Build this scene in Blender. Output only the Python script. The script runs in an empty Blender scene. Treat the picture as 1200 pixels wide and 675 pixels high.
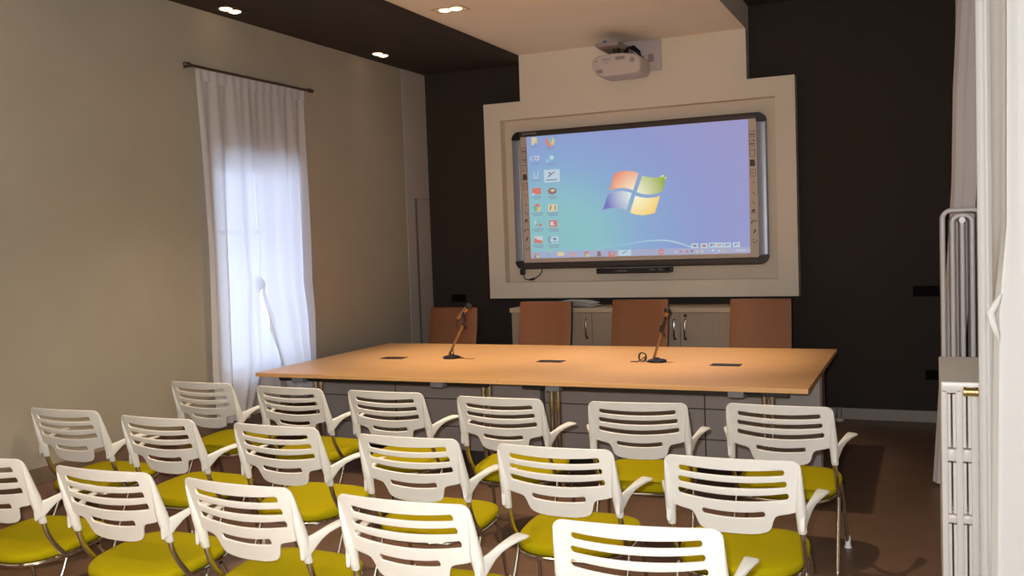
import bpy, bmesh, math, random
from mathutils import Vector, Matrix, Euler
random.seed(7)
scn = bpy.context.scene
COL = scn.collection
PI = math.pi

# ------------------------------------------------------------------ colours
def lin(c):
    c = c / 255.0
    return c / 12.92 if c <= 0.04045 else ((c + 0.055) / 1.055) ** 2.4
def rgb(r, g, b): return (lin(r), lin(g), lin(b), 1.0)

# ------------------------------------------------------------------ materials
def mat(name, color, rough=0.5, metal=0.0, noise=0.0, nscale=20.0, bump=0.0, bscale=200.0,
        emit=None, estr=0.0, stretch=(1, 1, 1), spec=0.5, sheen=0.0, world=False):
    m = bpy.data.materials.new(name); m.use_nodes = True
    nt = m.node_tree; b = nt.nodes['Principled BSDF']
    b.inputs['Base Color'].default_value = color
    b.inputs['Roughness'].default_value = rough
    b.inputs['Metallic'].default_value = metal
    b.inputs['Specular IOR Level'].default_value = spec
    if sheen: b.inputs['Sheen Weight'].default_value = sheen
    if noise or bump:
        tc = nt.nodes.new('ShaderNodeTexCoord'); mp = nt.nodes.new('ShaderNodeMapping')
        mp.inputs['Scale'].default_value = stretch
        src = nt.nodes.new('ShaderNodeNewGeometry').outputs['Position'] if world else tc.outputs['Object']
        nt.links.new(src, mp.inputs['Vector'])
    if noise:
        n = nt.nodes.new('ShaderNodeTexNoise'); n.inputs['Scale'].default_value = nscale
        n.inputs['Detail'].default_value = 6
        nt.links.new(mp.outputs['Vector'], n.inputs['Vector'])
        r = nt.nodes.new('ShaderNodeValToRGB')
        k0 = max(0, 1 - noise); k1 = 1 + noise
        r.color_ramp.elements[0].position = 0.3; r.color_ramp.elements[1].position = 0.7
        r.color_ramp.elements[0].color = (color[0] * k0, color[1] * k0, color[2] * k0, 1)
        r.color_ramp.elements[1].color = (min(1, color[0] * k1), min(1, color[1] * k1), min(1, color[2] * k1), 1)
        nt.links.new(n.outputs['Fac'], r.inputs['Fac'])
        nt.links.new(r.outputs['Color'], b.inputs['Base Color'])
    if bump:
        n2 = nt.nodes.new('ShaderNodeTexNoise'); n2.inputs['Scale'].default_value = bscale
        n2.inputs['Detail'].default_value = 3
        nt.links.new(mp.outputs['Vector'], n2.inputs['Vector'])
        bp = nt.nodes.new('ShaderNodeBump'); bp.inputs['Strength'].default_value = bump
        bp.inputs['Distance'].default_value = 0.002
        nt.links.new(n2.outputs['Fac'], bp.inputs['Height'])
        nt.links.new(bp.outputs['Normal'], b.inputs['Normal'])
    if emit is not None:
        b.inputs['Emission Color'].default_value = emit
        b.inputs['Emission Strength'].default_value = estr
    return m

M = {}
M['wall'] = mat('beige plaster', rgb(166, 155, 138), 0.9, noise=0.03, nscale=3, bump=0.15, bscale=120)
M['dark'] = mat('dark brown paint', rgb(48, 38, 31), 0.85, noise=0.05, nscale=4, bump=0.1, bscale=150)
M['cream'] = mat('cream plasterboard', rgb(226, 214, 196), 0.85, noise=0.02, nscale=3)
M['ceilcream'] = mat('cream ceiling paint', rgb(243, 230, 208), 0.85, noise=0.02, nscale=3)
M['recess'] = mat('cream recess paint', rgb(216, 202, 183), 0.85, noise=0.02, nscale=3)
M['doorwhite'] = mat('grey white door paint', rgb(182, 174, 166), 0.6)
M['floor'] = mat('brown linoleum floor', rgb(114, 88, 70), 0.42, noise=0.1, nscale=6, bump=0.05, bscale=80)
M['skirt'] = mat('grey skirting', rgb(150, 138, 128), 0.5)
M['skirt_brown'] = mat('taupe skirting', rgb(122, 100, 82), 0.5)
M['plastic'] = mat('white moulded plastic', rgb(232, 229, 222), 0.42, spec=0.35)
M['olive'] = mat('olive green fabric', rgb(160, 147, 6), 0.95, noise=0.10, nscale=260, bump=0.3, bscale=500, spec=0.08)
M['chrome'] = mat('polished chrome', (0.66, 0.63, 0.58, 1), 0.14, 1.0)
M['darkmetal'] = mat('dark grey metal', rgb(60, 56, 54), 0.4, 0.6)
M['glide'] = mat('white glide plastic', rgb(226, 224, 218), 0.4)
M['wood'] = mat('beech veneer', rgb(214, 166, 112), 0.42, noise=0.07, nscale=3.0, stretch=(1.2, 22, 22), world=True)
M['woodedge'] = mat('beech edging', rgb(206, 164, 122), 0.5, noise=0.05, nscale=8, stretch=(1, 1, 8))
M['panel'] = mat('grey laminate', rgb(158, 148, 142), 0.45, noise=0.02, nscale=10)
M['groove'] = mat('dark groove', rgb(58, 52, 50), 0.8)
M['endcap'] = mat('brown laminate', rgb(116, 92, 80), 0.5)
M['greyplastic'] = mat('grey plastic', rgb(128, 130, 134), 0.5)
M['black'] = mat('black plastic', rgb(22, 20, 20), 0.4)
M['socket'] = mat('dark brown socket flap', rgb(52, 34, 26), 0.45)
M['tan'] = mat('tan leather', rgb(118, 71, 36), 0.55, noise=0.05, nscale=60, bump=0.2, bscale=300)
M['cab'] = mat('light oak laminate', rgb(178, 156, 136), 0.5, noise=0.05, nscale=4, stretch=(14, 14, 1.2))
M['cabtop'] = mat('pale laminate edge', rgb(208, 184, 152), 0.5)
M['bar'] = mat('brushed dark steel', rgb(150, 154, 168), 0.34, 0.3, noise=0.05, nscale=30, stretch=(30, 30, 1))
M['barblack'] = mat('board frame black', rgb(66, 56, 50), 0.45, 0.2)
M['board'] = mat('whiteboard enamel', rgb(208, 188, 170), 0.35)
M['projwhite'] = mat('projector white plastic', rgb(200, 186, 178), 0.45)
M['projgrey'] = mat('projector grey plastic', rgb(150, 138, 132), 0.5)
M['radwhite'] = mat('white radiator enamel', rgb(226, 220, 214), 0.35)
M['radgrey'] = mat('pale grey radiator enamel', rgb(216, 211, 212), 0.3)
M['brass'] = mat('brass fitting', rgb(206, 176, 110), 0.35, 0.9)
M['brasstube'] = mat('satin nickel tube', rgb(158, 128, 92), 0.2, 1.0)
M['paper'] = mat('white paper', rgb(224, 220, 214), 0.8)
M['ink'] = mat('printed grey ink', rgb(90, 80, 80), 0.7)
M['logotext'] = mat('pale grey print', rgb(170, 165, 160), 0.5)
M['bluecap'] = mat('blue plastic knob', rgb(70, 100, 150), 0.4)
M['winframe'] = mat('white window paint', rgb(210, 206, 200), 0.5)
M['rod'] = mat('dark bronze rod', rgb(84, 70, 62), 0.4, 0.7)

def emis(name, color, s=1.0, base=0.15):
    m = bpy.data.materials.new(name); m.use_nodes = True
    b = m.node_tree.nodes['Principled BSDF']
    b.inputs['Base Color'].default_value = (color[0] * base, color[1] * base, color[2] * base, 1)
    b.inputs['Roughness'].default_value = 0.5
    b.inputs['Emission Color'].default_value = color
    b.inputs['Emission Strength'].default_value = s
    return m

def curtain_mat(name, color, transl, transp):
    m = bpy.data.materials.new(name); m.use_nodes = True
    nt = m.node_tree; nt.nodes.clear()
    o = nt.nodes.new('ShaderNodeOutputMaterial')
    d = nt.nodes.new('ShaderNodeBsdfDiffuse'); d.inputs['Color'].default_value = color
    t = nt.nodes.new('ShaderNodeBsdfTranslucent'); t.inputs['Color'].default_value = color
    tr = nt.nodes.new('ShaderNodeBsdfTransparent')
    tc = nt.nodes.new('ShaderNodeTexCoord'); n = nt.nodes.new('ShaderNodeTexNoise')
    n.inputs['Scale'].default_value = 900
    nt.links.new(tc.outputs['Object'], n.inputs['Vector'])
    bp = nt.nodes.new('ShaderNodeBump'); bp.inputs['Strength'].default_value = 0.2; bp.inputs['Distance'].default_value = 0.001
    nt.links.new(n.outputs['Fac'], bp.inputs['Height']); nt.links.new(bp.outputs['Normal'], d.inputs['Normal'])
    m1 = nt.nodes.new('ShaderNodeMixShader'); m1.inputs[0].default_value = transl
    nt.links.new(d.outputs[0], m1.inputs[1]); nt.links.new(t.outputs[0], m1.inputs[2])
    m2 = nt.nodes.new('ShaderNodeMixShader'); m2.inputs[0].default_value = transp
    nt.links.new(m1.outputs[0], m2.inputs[1]); nt.links.new(tr.outputs[0], m2.inputs[2])
    nt.links.new(m2.outputs[0], o.inputs[0])
    return m
M['sheer'] = curtain_mat('sheer white voile', rgb(226, 224, 228), 0.45, 0.06)
M['voile'] = curtain_mat('white lined curtain', rgb(226, 222, 218), 0.15, 0.0)
M['voilegrey'] = curtain_mat('pale lilac grey curtain', rgb(230, 222, 222), 0.2, 0.0)

def glass_mat():
    m = bpy.data.materials.new('window glass'); m.use_nodes = True
    nt = m.node_tree; nt.nodes.clear()
    o = nt.nodes.new('ShaderNodeOutputMaterial')
    tr = nt.nodes.new('ShaderNodeBsdfTransparent'); gl = nt.nodes.new('ShaderNodeBsdfGlossy')
    gl.inputs['Roughness'].default_value = 0.02
    mx = nt.nodes.new('ShaderNodeMixShader'); mx.inputs[0].default_value = 0.06
    nt.links.new(tr.outputs[0], mx.inputs[1]); nt.links.new(gl.outputs[0], mx.inputs[2])
    nt.links.new(mx.outputs[0], o.inputs[0])
    return m
M['glass'] = glass_mat()

# ------------------------------------------------------------------ mesh building
class MB:
    def __init__(s): s.v = []; s.f = []; s.mi = []; s.cur = 0
    def add(s, verts, faces):
        n = len(s.v); s.v += [tuple(v) for v in verts]
        s.f += [tuple(i + n for i in f) for f in faces]; s.mi += [s.cur] * len(faces)
        return s
    def box(s, x0, x1, y0, y1, z0, z1, bev=0.0):
        bm = bmesh.new(); bmesh.ops.create_cube(bm, size=1)
        for v in bm.verts:
            v.co = ((x0 + x1) / 2 + v.co.x * (x1 - x0), (y0 + y1) / 2 + v.co.y * (y1 - y0), (z0 + z1) / 2 + v.co.z * (z1 - z0))
        if bev: bmesh.ops.bevel(bm, geom=bm.edges[:], offset=bev, segments=2, profile=0.5, affect='EDGES')
        s.bm(bm); return s
    def bm(s, bm):
        bm.verts.index_update()
        s.add([v.co.copy() for v in bm.verts], [[v.index for v in f.verts] for f in bm.faces]); bm.free()
    def loft(s, rings, cap=True, closed=True):
        n = len(rings[0]); vs = []; fs = []
        for r in rings: vs += [tuple(p) for p in r]
        for i in range(len(rings) - 1):
            for j in range(n if closed else n - 1):
                a = i * n + j; b = i * n + (j + 1) % n
                fs.append((a, b, b + n, a + n))
        if cap:
            fs.append(tuple(range(n - 1, -1, -1))); fs.append(tuple(range((len(rings) - 1) * n, len(rings) * n)))
        return s.add(vs, fs)
    def tube(s, pts, r, n=12, cap=True):
        P = [Vector(p) for p in pts]; R = r if isinstance(r, (list, tuple)) else [r] * len(P)
        rings = []; up = None
        for i, p in enumerate(P):
            t = (P[min(i + 1, len(P) - 1)] - P[max(i - 1, 0)]).normalized()
            if up is None:
                up = Vector((0, 0, 1)) if abs(t.z) < 0.9 else Vector((1, 0, 0))
            up = (up - t * up.dot(t)).normalized(); side = t.cross(up)
            rings.append([p + (up * math.cos(a) + side * math.sin(a)) * R[i] for a in [2 * PI * k / n for k in range(n)]])
        return s.loft(rings, cap)
    def lathe(s, base, prof, n=20, axis=(0, 0, 1)):
        ax = Vector(axis).normalized(); u = ax.orthogonal().normalized(); w = ax.cross(u); b = Vector(base)
        rings = [[b + ax * z + (u * math.cos(2 * PI * k / n) + w * math.sin(2 * PI * k / n)) * max(r, 1e-4) for k in range(n)] for r, z in prof]
        return s.loft(rings)
    def prism(s, poly, axis, a, b):
        """polygon in the plane perpendicular to axis (0=x:(y,z) 1=y:(x,z) 2=z:(x,y)), from a to b"""
        def P(p, t):
            return {0: (t, p[0], p[1]), 1: (p[0], t, p[1]), 2: (p[0], p[1], t)}[axis]
        n = len(poly)
        vs = [P(p, a) for p in poly] + [P(p, b) for p in poly]
        fs = [(i, (i + 1) % n, (i + 1) % n + n, i + n) for i in range(n)] + [tuple(range(n - 1, -1, -1)), tuple(range(n, 2 * n))]
        return s.add(vs, fs)
    def build(s, name, material, parent=None, smooth=True, angle=35):
        me = bpy.data.meshes.new(name); me.from_pydata(s.v, [], s.f)
        ms = material if isinstance(material, (list, tuple)) else [material]
        for m in ms: me.materials.append(m)
        if len(ms) > 1: me.polygons.foreach_set('material_index', s.mi)
        bm = bmesh.new(); bm.from_mesh(me); bmesh.ops.recalc_face_normals(bm, faces=bm.faces[:])
        if smooth:
            for f in bm.faces: f.smooth = True
            for e in bm.edges:
                if len(e.link_faces) != 2: continue
                a_ = e.calc_face_angle(0.0); A, B = sorted(f.calc_area() for f in e.link_faces)
                if a_ > math.radians(angle) or (a_ > 0.2 and B > 15 * A): e.smooth = False
        bm.to_mesh(me); bm.free()
        o = bpy.data.objects.new(name, me); COL.objects.link(o)
        if parent is not None: o.parent = parent
        return o

def tag(o, label=None, cat=None, group=None, kind=None):
    if label: o['label'] = label
    if cat: o['category'] = cat
    if group: o['group'] = group
    if kind: o['kind'] = kind
    return o
def thing(name, label, cat, loc=(0, 0, 0), rz=0, group=None):
    o = bpy.data.objects.new(name, None); COL.objects.link(o)
    o.empty_display_size = 0.1; o.location = loc; o.rotation_euler = (0, 0, rz)
    return tag(o, label, cat, group)
def struct(o, label, cat): return tag(o, label, cat, kind='structure')
def copy_tree(o, parent=None):
    c = o.copy(); COL.objects.link(c)
    if parent is not None: c.parent = parent
    for ch in list(o.children): copy_tree(ch, c)
    return c
def text_mesh(body, size, material, name, parent, loc, rot, sx=1.0):
    cu = bpy.data.curves.new(name, 'FONT'); cu.body = body; cu.size = size; cu.extrude = 0.0006
    cu.align_x = 'CENTER'; cu.align_y = 'CENTER'
    t = bpy.data.objects.new(name, cu); COL.objects.link(t)
    bpy.context.view_layer.update()
    me = bpy.data.meshes.new_from_object(t.evaluated_get(bpy.context.evaluated_depsgraph_get()))
    bpy.data.objects.remove(t); bpy.data.curves.remove(cu)
    me.materials.clear(); me.materials.append(material)
    o = bpy.data.objects.new(name, me); COL.objects.link(o); o.parent = parent
    o.location = loc; o.rotation_euler = rot; o.scale = (sx, 1, 1)
    return o
def lerp_pts(pts, x):
    if x <= pts[0][0]: return pts[0][1]
    for (a, b), (c, d) in zip(pts, pts[1:]):
        if x <= c: return b + (d - b) * (x - a) / (c - a)
    return pts[-1][1]

# ------------------------------------------------------------------ room
XR, YF = 4.88, -9.6                  # right wall, wall behind the viewer
ZL, ZC, ZR = 3.255, 3.313, 3.525     # dark left ceiling, dropped cream panel, right ceiling
X0, X1 = 1.081, 3.160                # cream panel left and right edges

struct(MB().box(-0.5, XR + 0.3, YF - 0.3, 0.3, -0.2, 0.0).build('floor', M['floor'], smooth=False), 'brown linoleum floor of the meeting room', 'floor')
struct(MB().box(-0.5, XR + 0.3, 0.0, 0.25, 0, 3.8).build('wall_back', M['dark'], smooth=False), 'dark brown painted wall behind the whiteboard', 'wall')
# left wall with the window opening
WY0, WY1, WZ0, WZ1 = -3.12, -2.14, 0.66, 2.26
w = MB()
w.box(-0.35, 0, YF, WY0, 0, 3.8); w.box(-0.35, 0, WY1, 0.0, 0, 3.8)
w.box(-0.35, 0, WY0, WY1, WZ1, 3.8); w.box(-0.35, 0, WY0, WY1, 0, WZ0)
struct(w.build('wall_left', M['wall'], smooth=False), 'long beige plaster wall on the left', 'wall')
struct(MB().box(XR, XR + 0.25, YF, 0, 0, 3.8).build('wall_right', M['wall'], smooth=False), 'wall behind the right-hand curtains and radiators', 'wall')
struct(MB().box(-0.35, XR, YF - 0.25, YF, 0, 3.8).build('wall_front', M['wall'], smooth=False), 'beige wall at the rear of the seating', 'wall')
struct(MB().box(0, X0, YF, 0, ZL, 3.75).build('ceiling', M['dark'], smooth=False), 'dark brown lowered ceiling strip along the left wall', 'ceiling')
struct(MB().box(X1, XR, YF, 0, ZR, 3.75).build('ceiling.001', M['dark'], smooth=False), 'dark upper ceiling right of the cream dropped panel', 'ceiling')
# cream dropped ceiling panel that turns down the back wall and becomes the stepped frame
FX0, FX1, FZ0, FZ1, FY = 0.702, 3.551, 1.05, 2.889, -0.145
RX0, RX1, RZ0, RZ1, RY = 0.868, 3.388, 1.199, 2.727, -0.035
struct(MB().box(X0, X1, YF, 0, ZC, 3.75).build('trim_1', M['ceilcream'], smooth=False), 'cream dropped ceiling panel above the table', 'ceiling panel')
t = MB()
t.box(X0, X1, FY, 0, FZ1, ZC)
t.box(FX0, RX0, FY, 0, FZ0, FZ1); t.box(RX1, FX1, FY, 0, FZ0, FZ1)
t.box(RX0, RX1, FY, 0, FZ0, RZ0); t.box(RX0, RX1, FY, 0, RZ1, FZ1)
t.cur = 1; t.box(RX0, RX1, RY, 0, RZ0, RZ1)
struct(t.build('trim_2', [M['cream'], M['recess']], smooth=False), 'cream stepped plasterboard surround built out around the whiteboard', 'wall panel')
struct(MB().box(0.0, XR, -0.014, 0, 0, 0.095, 0.003).build('baseboard_back', M['skirt']), 'grey skirting along the dark back wall', 'skirting')
struct(MB().box(0, 0.010, YF, -0.5, 0, 0.345, 0.002).build('baseboard_left', mat('brown dado paint', rgb(134, 100, 80), .7, noise=.05, nscale=5)), 'brown band along the foot of the left wall', 'dado')
struct(MB().box(0, 0.014, YF, -0.5, 0.345, 0.437, 0.003).build('trim_3', M['skirt_brown']), 'taupe rail capping the brown band of the left wall', 'dado rail')
struct(MB().box(XR - 0.014, XR, YF, -0.014, 0, 0.095, 0.003).build('baseboard_right', M['skirt']), 'grey skirting along the right wall', 'skirting')
# door in the far end of the left wall with over-panel up to the ceiling
d = MB()
d.box(0, 0.005, -0.455, -0.002, 2.12, ZL)
d.box(0, 0.006, -0.455, -0.300, 0, 2.118); d.box(0, 0.006, -0.300, -0.002, 2.04, 2.118)
do = struct(d.build('door_1', M['doorwhite'], smooth=False), 'pale grey door casing with over-panel in the far left corner', 'door')
MB().box(0, 0.004, -0.245, -0.002, 0.0, 2.03).build('door_leaf', M['doorwhite'], do, smooth=False)
MB().box(0, 0.002, -0.300, -0.245, 0.0, 2.04).build('door_gap_shade', mat('painted jamb shade', rgb(122, 112, 104), .8), do, smooth=False)  # flat grey strip painting in the shade of the jamb recess

# window in the left wall
wf = MB()
for a, b in ((WY0, WY0 + 0.06), (WY1 - 0.06, WY1)): wf.box(-0.2, -0.12, a, b, WZ0, WZ1, 0.004)
for a, b in ((WZ0, WZ0 + 0.07), (WZ1 - 0.07, WZ1)): wf.box(-0.2, -0.12, WY0 + 0.06, WY1 - 0.06, a, b, 0.004)
ym = (WY0 + WY1) / 2
wf.box(-0.19, -0.13, ym - 0.035, ym + 0.035, WZ0 + 0.07, WZ1 - 0.07, 0.004)
wf.box(-0.18, -0.14, WY0 + 0.06, WY1 - 0.06, 1.72, 1.75, 0.003)
wo = struct(wf.build('window_1', M['winframe']), 'tall white-framed casement window behind the sheer curtain', 'window')
MB().box(-0.163, -0.157, WY0 + 0.05, WY1 - 0.05, WZ0 + 0.06, WZ1 - 0.06).build('window_glass', M['glass'], wo, smooth=False)
MB().box(-0.12, 0.02, WY0 + 0.005, WY1 - 0.005, WZ0 - 0.0, WZ0 + 0.025, 0.004).build('window_sill', M['winframe'], wo)

# ------------------------------------------------------------------ downlights
M['bulb'] = emis('warm halogen bulb', (1.0, 0.68, 0.38, 1), 2.6, 0.5)
M['canblack'] = mat('dark downlight housing', rgb(40, 32, 28), 0.5)
M['canwhite'] = mat('cream downlight housing', rgb(190, 160, 130), 0.5)
def downlight(x, y, z, label, white, power, ang=70, blend=0.6, color=(1.0, 0.77, 0.54), tilt=(0, 0), rz=0):
    r = thing('ceiling_downlight', label, 'downlight', (x, y, z), rz, None)
    rim = MB()
    for (a, b, c, e) in ((-0.13, 0.13, -0.075, -0.063), (-0.13, 0.13, 0.063, 0.075), (-0.13, -0.118, -0.063, 0.063), (0.118, 0.13, -0.063, 0.063)):
        rim.box(a, b, c, e, -0.004, 0.0, 0.001)
    rim.build('rim', M['canwhite'] if white else M['canblack'], r)
    for s in (-1, 1):
        MB().lathe((s * 0.046, 0, -0.001), [(0.0, -0.014), (0.024, -0.012), (0.040, -0.006), (0.044, 0.0)], 20).build('lamp', M['bulb'], r)
    ld = bpy.data.lights.new('downlight_beam', 'SPOT'); ld.energy = power; ld.color = color
    ld.spot_size = math.radians(ang); ld.spot_blend = blend; ld.shadow_soft_size = 0.05
    lo = bpy.data.objects.new('downlight_beam', ld); COL.objects.link(lo); lo.parent = r
    lo.location = (0, 0, -0.03); lo.rotation_euler = (math.radians(tilt[0]), math.radians(tilt[1]), 0)
    return r
downlight(0.165, -3.055, ZL, 'twin halogen downlight in dark ceiling above the window curtain', False, 1.5, 60, rz=PI / 2)
downlight(0.20, -1.147, ZL, 'twin halogen downlight in dark ceiling by the far left corner', False, 1.5, 60, rz=PI / 2)
downlight(1.354, -2.05, ZC, 'twin halogen downlight in the cream ceiling panel', True, 215, 56, 1.0, tilt=(7, 0))
downlight(2.90, -2.05, ZC, 'twin halogen downlight of the cream panel over the right table half', True, 225, 56, 1.0, tilt=(7, 0))
downlight(0.165, -5.0, ZL, 'twin halogen downlight in dark ceiling nearer the seating', False, 1.5, 60, rz=PI / 2)
downlight(1.354, -3.96, ZC, 'twin halogen downlight of the cream panel above the left seats', True, 155, 92, 0.9, tilt=(3, 0))
downlight(2.90, -3.96, ZC, 'twin halogen downlight of the cream panel above the right seats', True, 155, 92, 0.9, tilt=(3, 0))
downlight(1.354, -7.9, ZC, 'unseen twin downlight added as fill at the rear left of the cream panel', True, 110, 120, 0.9)  # out-of-view lamp added as fill for the ambient light
downlight(2.90, -7.9, ZC, 'unseen twin downlight added as fill at the rear right of the cream panel', True, 110, 120, 0.9)  # its right-hand twin, likewise an unseen lamp added for fill

# ------------------------------------------------------------------ auditorium chairs
ZT, WT = 0.792, 0.247
SL = [  # slot: z centre at middle, z at end, half length, half height
    (0.7385, 0.7470, 0.190, 0.0124), (0.6900, 0.7015, 0.196, 0.0126), (0.6370, 0.6545, 0.201, 0.0132), (0.5690, 0.5785, 0.115, 0.0126)]
ZB = [(0, .492), (.06, .4935), (.095, .499), (.116, .506), (.128, .515), (.135, .527), (.139, .542), (.143, .557), (.150, .570), (.162, .577), (.2, .585), (.222, .592), (.247, .602)]
def back_mesh():
    def zbot(x): return lerp_pts(ZB, abs(x))
    def ztop(x):
        a = abs(x); z = 0.796 - 0.004 * (a / WT) ** 2; R = 0.032
        if a > WT - R: z -= R - math.sqrt(max(0, R * R - (a - (WT - R)) ** 2))
        return z
    def cen(i, x):
        a, b, h, _ = SL[i]; z = a + (b - a) * (x / h) ** 2 if abs(x) < h else b + 0.02 * (abs(x) - h)
        if i == 3 and abs(x) > 0.115:
            k = min(1, (abs(x) - 0.115) / 0.03); lo = zbot(x) + 0.3 * (cen(2, x) - zbot(x)); z = z * (1 - k) + lo * k
        return z
    def hh(i, x):
        _, _, h, q = SL[i]; a = abs(x); r = 0.009
        if a >= h: return 0
        if a > h - r: return q * math.sqrt(max(0.0, 1 - ((a - (h - r)) / r) ** 2))
        return q
    xs = set()
    for k in range(0, 21): xs.add(round(k * 0.2 / 20, 4))
    for _, _, h, _ in SL:
        for e in (0.010, 0.006, 0.003, 0.001, 0.0): xs.add(round(h - e, 4))
    for e in (.205, .212, .220, .227, .233, .238, .242, .245, .247): xs.add(e)
    for e in (.125, .131, .136, .142, .150, .160): xs.add(e)
    xs = sorted(xs); xs = [a for i, a in enumerate(xs) if i == 0 or a - xs[i - 1] > 0.0008]
    xs = [-a for a in reversed(xs) if a > 0] + xs
    bm = bmesh.new(); cache = {}
    def V(x, z):
        k = (round(x, 5), round(z, 5))
        if k not in cache:
            t = max(0, min(1, (ZT - z) / 0.3))
            B = 0.038 - 0.020 * t
            y = 0.286 * (ZT - z) - B * (1 - (x / WT) ** 2)
            cache[k] = bm.verts.new((x, y, z))
        return cache[k]
    def rows(x):
        ed = [ztop(x)]
        for i in range(4): c, h = cen(i, x), hh(i, x); ed += [c + h, c - h]
        ed.append(zbot(x)); bands = []
        for k in range(5):
            a, b = ed[2 * k], ed[2 * k + 1]
            bands.append([a + (b - a) * j / 3 for j in range(4)])
        return bands
    R = [rows(x) for x in xs]
    for i in range(len(xs) - 1):
        for k in range(5):
            for j in range(3):
                q = [V(xs[i], R[i][k][j]), V(xs[i], R[i][k][j + 1]), V(xs[i + 1], R[i + 1][k][j + 1]), V(xs[i + 1], R[i + 1][k][j])]
                u = []
                for v_ in q:
                    if v_ not in u: u.append(v_)
                if len(u) >= 3:
                    try: bm.faces.new(u)
                    except ValueError: pass
    bmesh.ops.recalc_face_normals(bm, faces=bm.faces[:])
    me = bpy.data.meshes.new('tmp'); bm.to_mesh(me); bm.free()
    o = bpy.data.objects.new('tmp', me); COL.objects.link(o)
    s = o.modifiers.new('s', 'SOLIDIFY'); s.thickness = 0.008; s.offset = 0
    b = o.modifiers.new('b', 'BEVEL'); b.width = 0.0022; b.segments = 2; b.limit_method = 'ANGLE'; b.angle_limit = math.radians(50)
    bpy.context.view_layer.update()
    ev = o.evaluated_get(bpy.context.evaluated_depsgraph_get())
    m2 = bpy.data.meshes.new_from_object(ev)
    vs = [v.co.copy() for v in m2.vertices]; fs = [tuple(p.vertices) for p in m2.polygons]
    bpy.data.objects.remove(o); bpy.data.meshes.remove(me); bpy.data.meshes.remove(m2)
    mb = MB(); mb.add(vs, fs)
    # moulded side posts with sleeves
    for sx in (-1, 1):
        prof = [(.772, .2405, .006, .004, .005), (.755, .242, .010, .006, .009), (.72, .2415, .020, .0095, .014), (.67, .2395, .036, .0145, .019), (.62, .238, .052, .0195, .025),
                (.588, .2385, .062, .0200, .0245), (.56, .2395, .069, .0185, .0205), (.53, .240, .077, .0170, .018), (.509, .2405, .083, .0160, .0165), (.504, .2405, .0845, .0135, .0138)]
        rings = [[(sx * (x + rx * math.cos(a)), y + ry * math.sin(a), z) for a in [2 * PI * k / 18 for k in range(18)]] for z, x, y, rx, ry in prof]
        mb.loft(rings)
    return mb

def make_chair():
    root = thing('auditorium_chair', '', 'chair', group='white slatted chairs in three rows')
    back_mesh().build('backrest', M['plastic'], root, angle=40)
    for sx in (-1, 1):
        st = [  # y, x, z, half width, half height
            (.045, .244, .560, .008, .036), (.075, .251, .566, .008, .035), (.10, .258, .580, .008, .025), (.125, .265, .594, .009, .0165),
            (.155, .274, .606, .0115, .0105), (.19, .284, .6135, .0155, .0075), (.23, .293, .617, .0195, .006), (.262, .299, .617, .022, .0055), (.282, .302, .616, .0225, .005), (.289, .303, .6155, .019, .003)]
        rings = []
        for y, x, z, w_, h_ in st:
            r = []
            for k in range(20):
                a = 2 * PI * k / 20; c, s_ = math.cos(a), math.sin(a)
                r.append((sx * (x + w_ * math.copysign(abs(c) ** 0.6, c)), y, z + h_ * math.copysign(abs(s_) ** 0.6, s_) - 0.004 * (c * w_ / 0.024)))
            rings.append(r)
        MB().loft(rings).build('armrest', M['plastic'], root, angle=50)
    # seat cushion
    N = 56
    def ring(sc, z, crown=0.0):
        r = []
        for k in range(N):
            a = 2 * PI * k / N; c, s_ = math.cos(a), math.sin(a)
            e = 0.56
            x = 0.246 * math.copysign(abs(c) ** e, c); y = 0.235 * math.copysign(abs(s_) ** (e if s_ > 0 else 0.78), s_)
            x *= 1 - 0.06 * max(0, -y / 0.235)
            yy = y * sc + 0.258
            zz = z + 0.03 * (yy - 0.02) / 0.48
            if yy > 0.42: zz -= 1.6 * (yy - 0.42) ** 2
            r.append((x * sc, yy, zz))
        return r
    s = MB(); rings = [ring(.93, .332), ring(.975, .336), ring(1.0, .347), ring(.995, .358), ring(.97, .367), ring(.90, .3735), ring(.7, .3765), ring(.4, .377), ring(.1, .377)]
    s.loft(rings); s.build('seat', M['olive'], root, angle=60)
    s = MB(); s.tube([Vector(p) for p in ring(.965, .324)] + [Vector(ring(.965, .324)[0])], .009, 10, False)
    for sx in (-1, 1): s.tube([(sx * .225, .19, .332), (sx * .241, .187, .334)], .009, 10)
    s.build('seat_frame', M['chrome'], root)
    MB().loft([ring(.9, .318), ring(.93, .330)]).build('seat_pan', M['black'], root)
    for sx in (-1, 1):
        MB().tube([(sx * .2405, .084, .515), (sx * .2405, .088, .49), (sx * .2405, .102, .45), (sx * .241, .125, .41), (sx * .241, .152, .375), (sx * .241, .175, .347), (sx * .241, .190, .328)], .0112, 12).build('back_tube', M['chrome'], root)
        l = MB().tube([(sx * .241, .190, .328), (sx * .2425, .172, .29), (sx * .246, .10, .15), (sx * .25, .030, .008)], .0098, 12).build('leg', M['chrome'], root)
        MB().lathe((sx * .25, .028, 0.0), [(.009, 0), (.013, .003), (.0125, .014), (.0098, .02)], 14).build('foot_cap', M['chrome'], l)
        l = MB().tube([(sx * .236, .365, .330), (sx * .240, .385, .29), (sx * .246, .415, .15), (sx * .252, .44, .03)], .0095, 12).build('leg', M['chrome'], root)
        MB().lathe((sx * .253, .443, 0.0), [(.018, 0), (.019, .004), (.0135, .015), (.0135, .055), (.011, .06)], 14).build('foot_cap', M['glide'], l)
    return root

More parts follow.
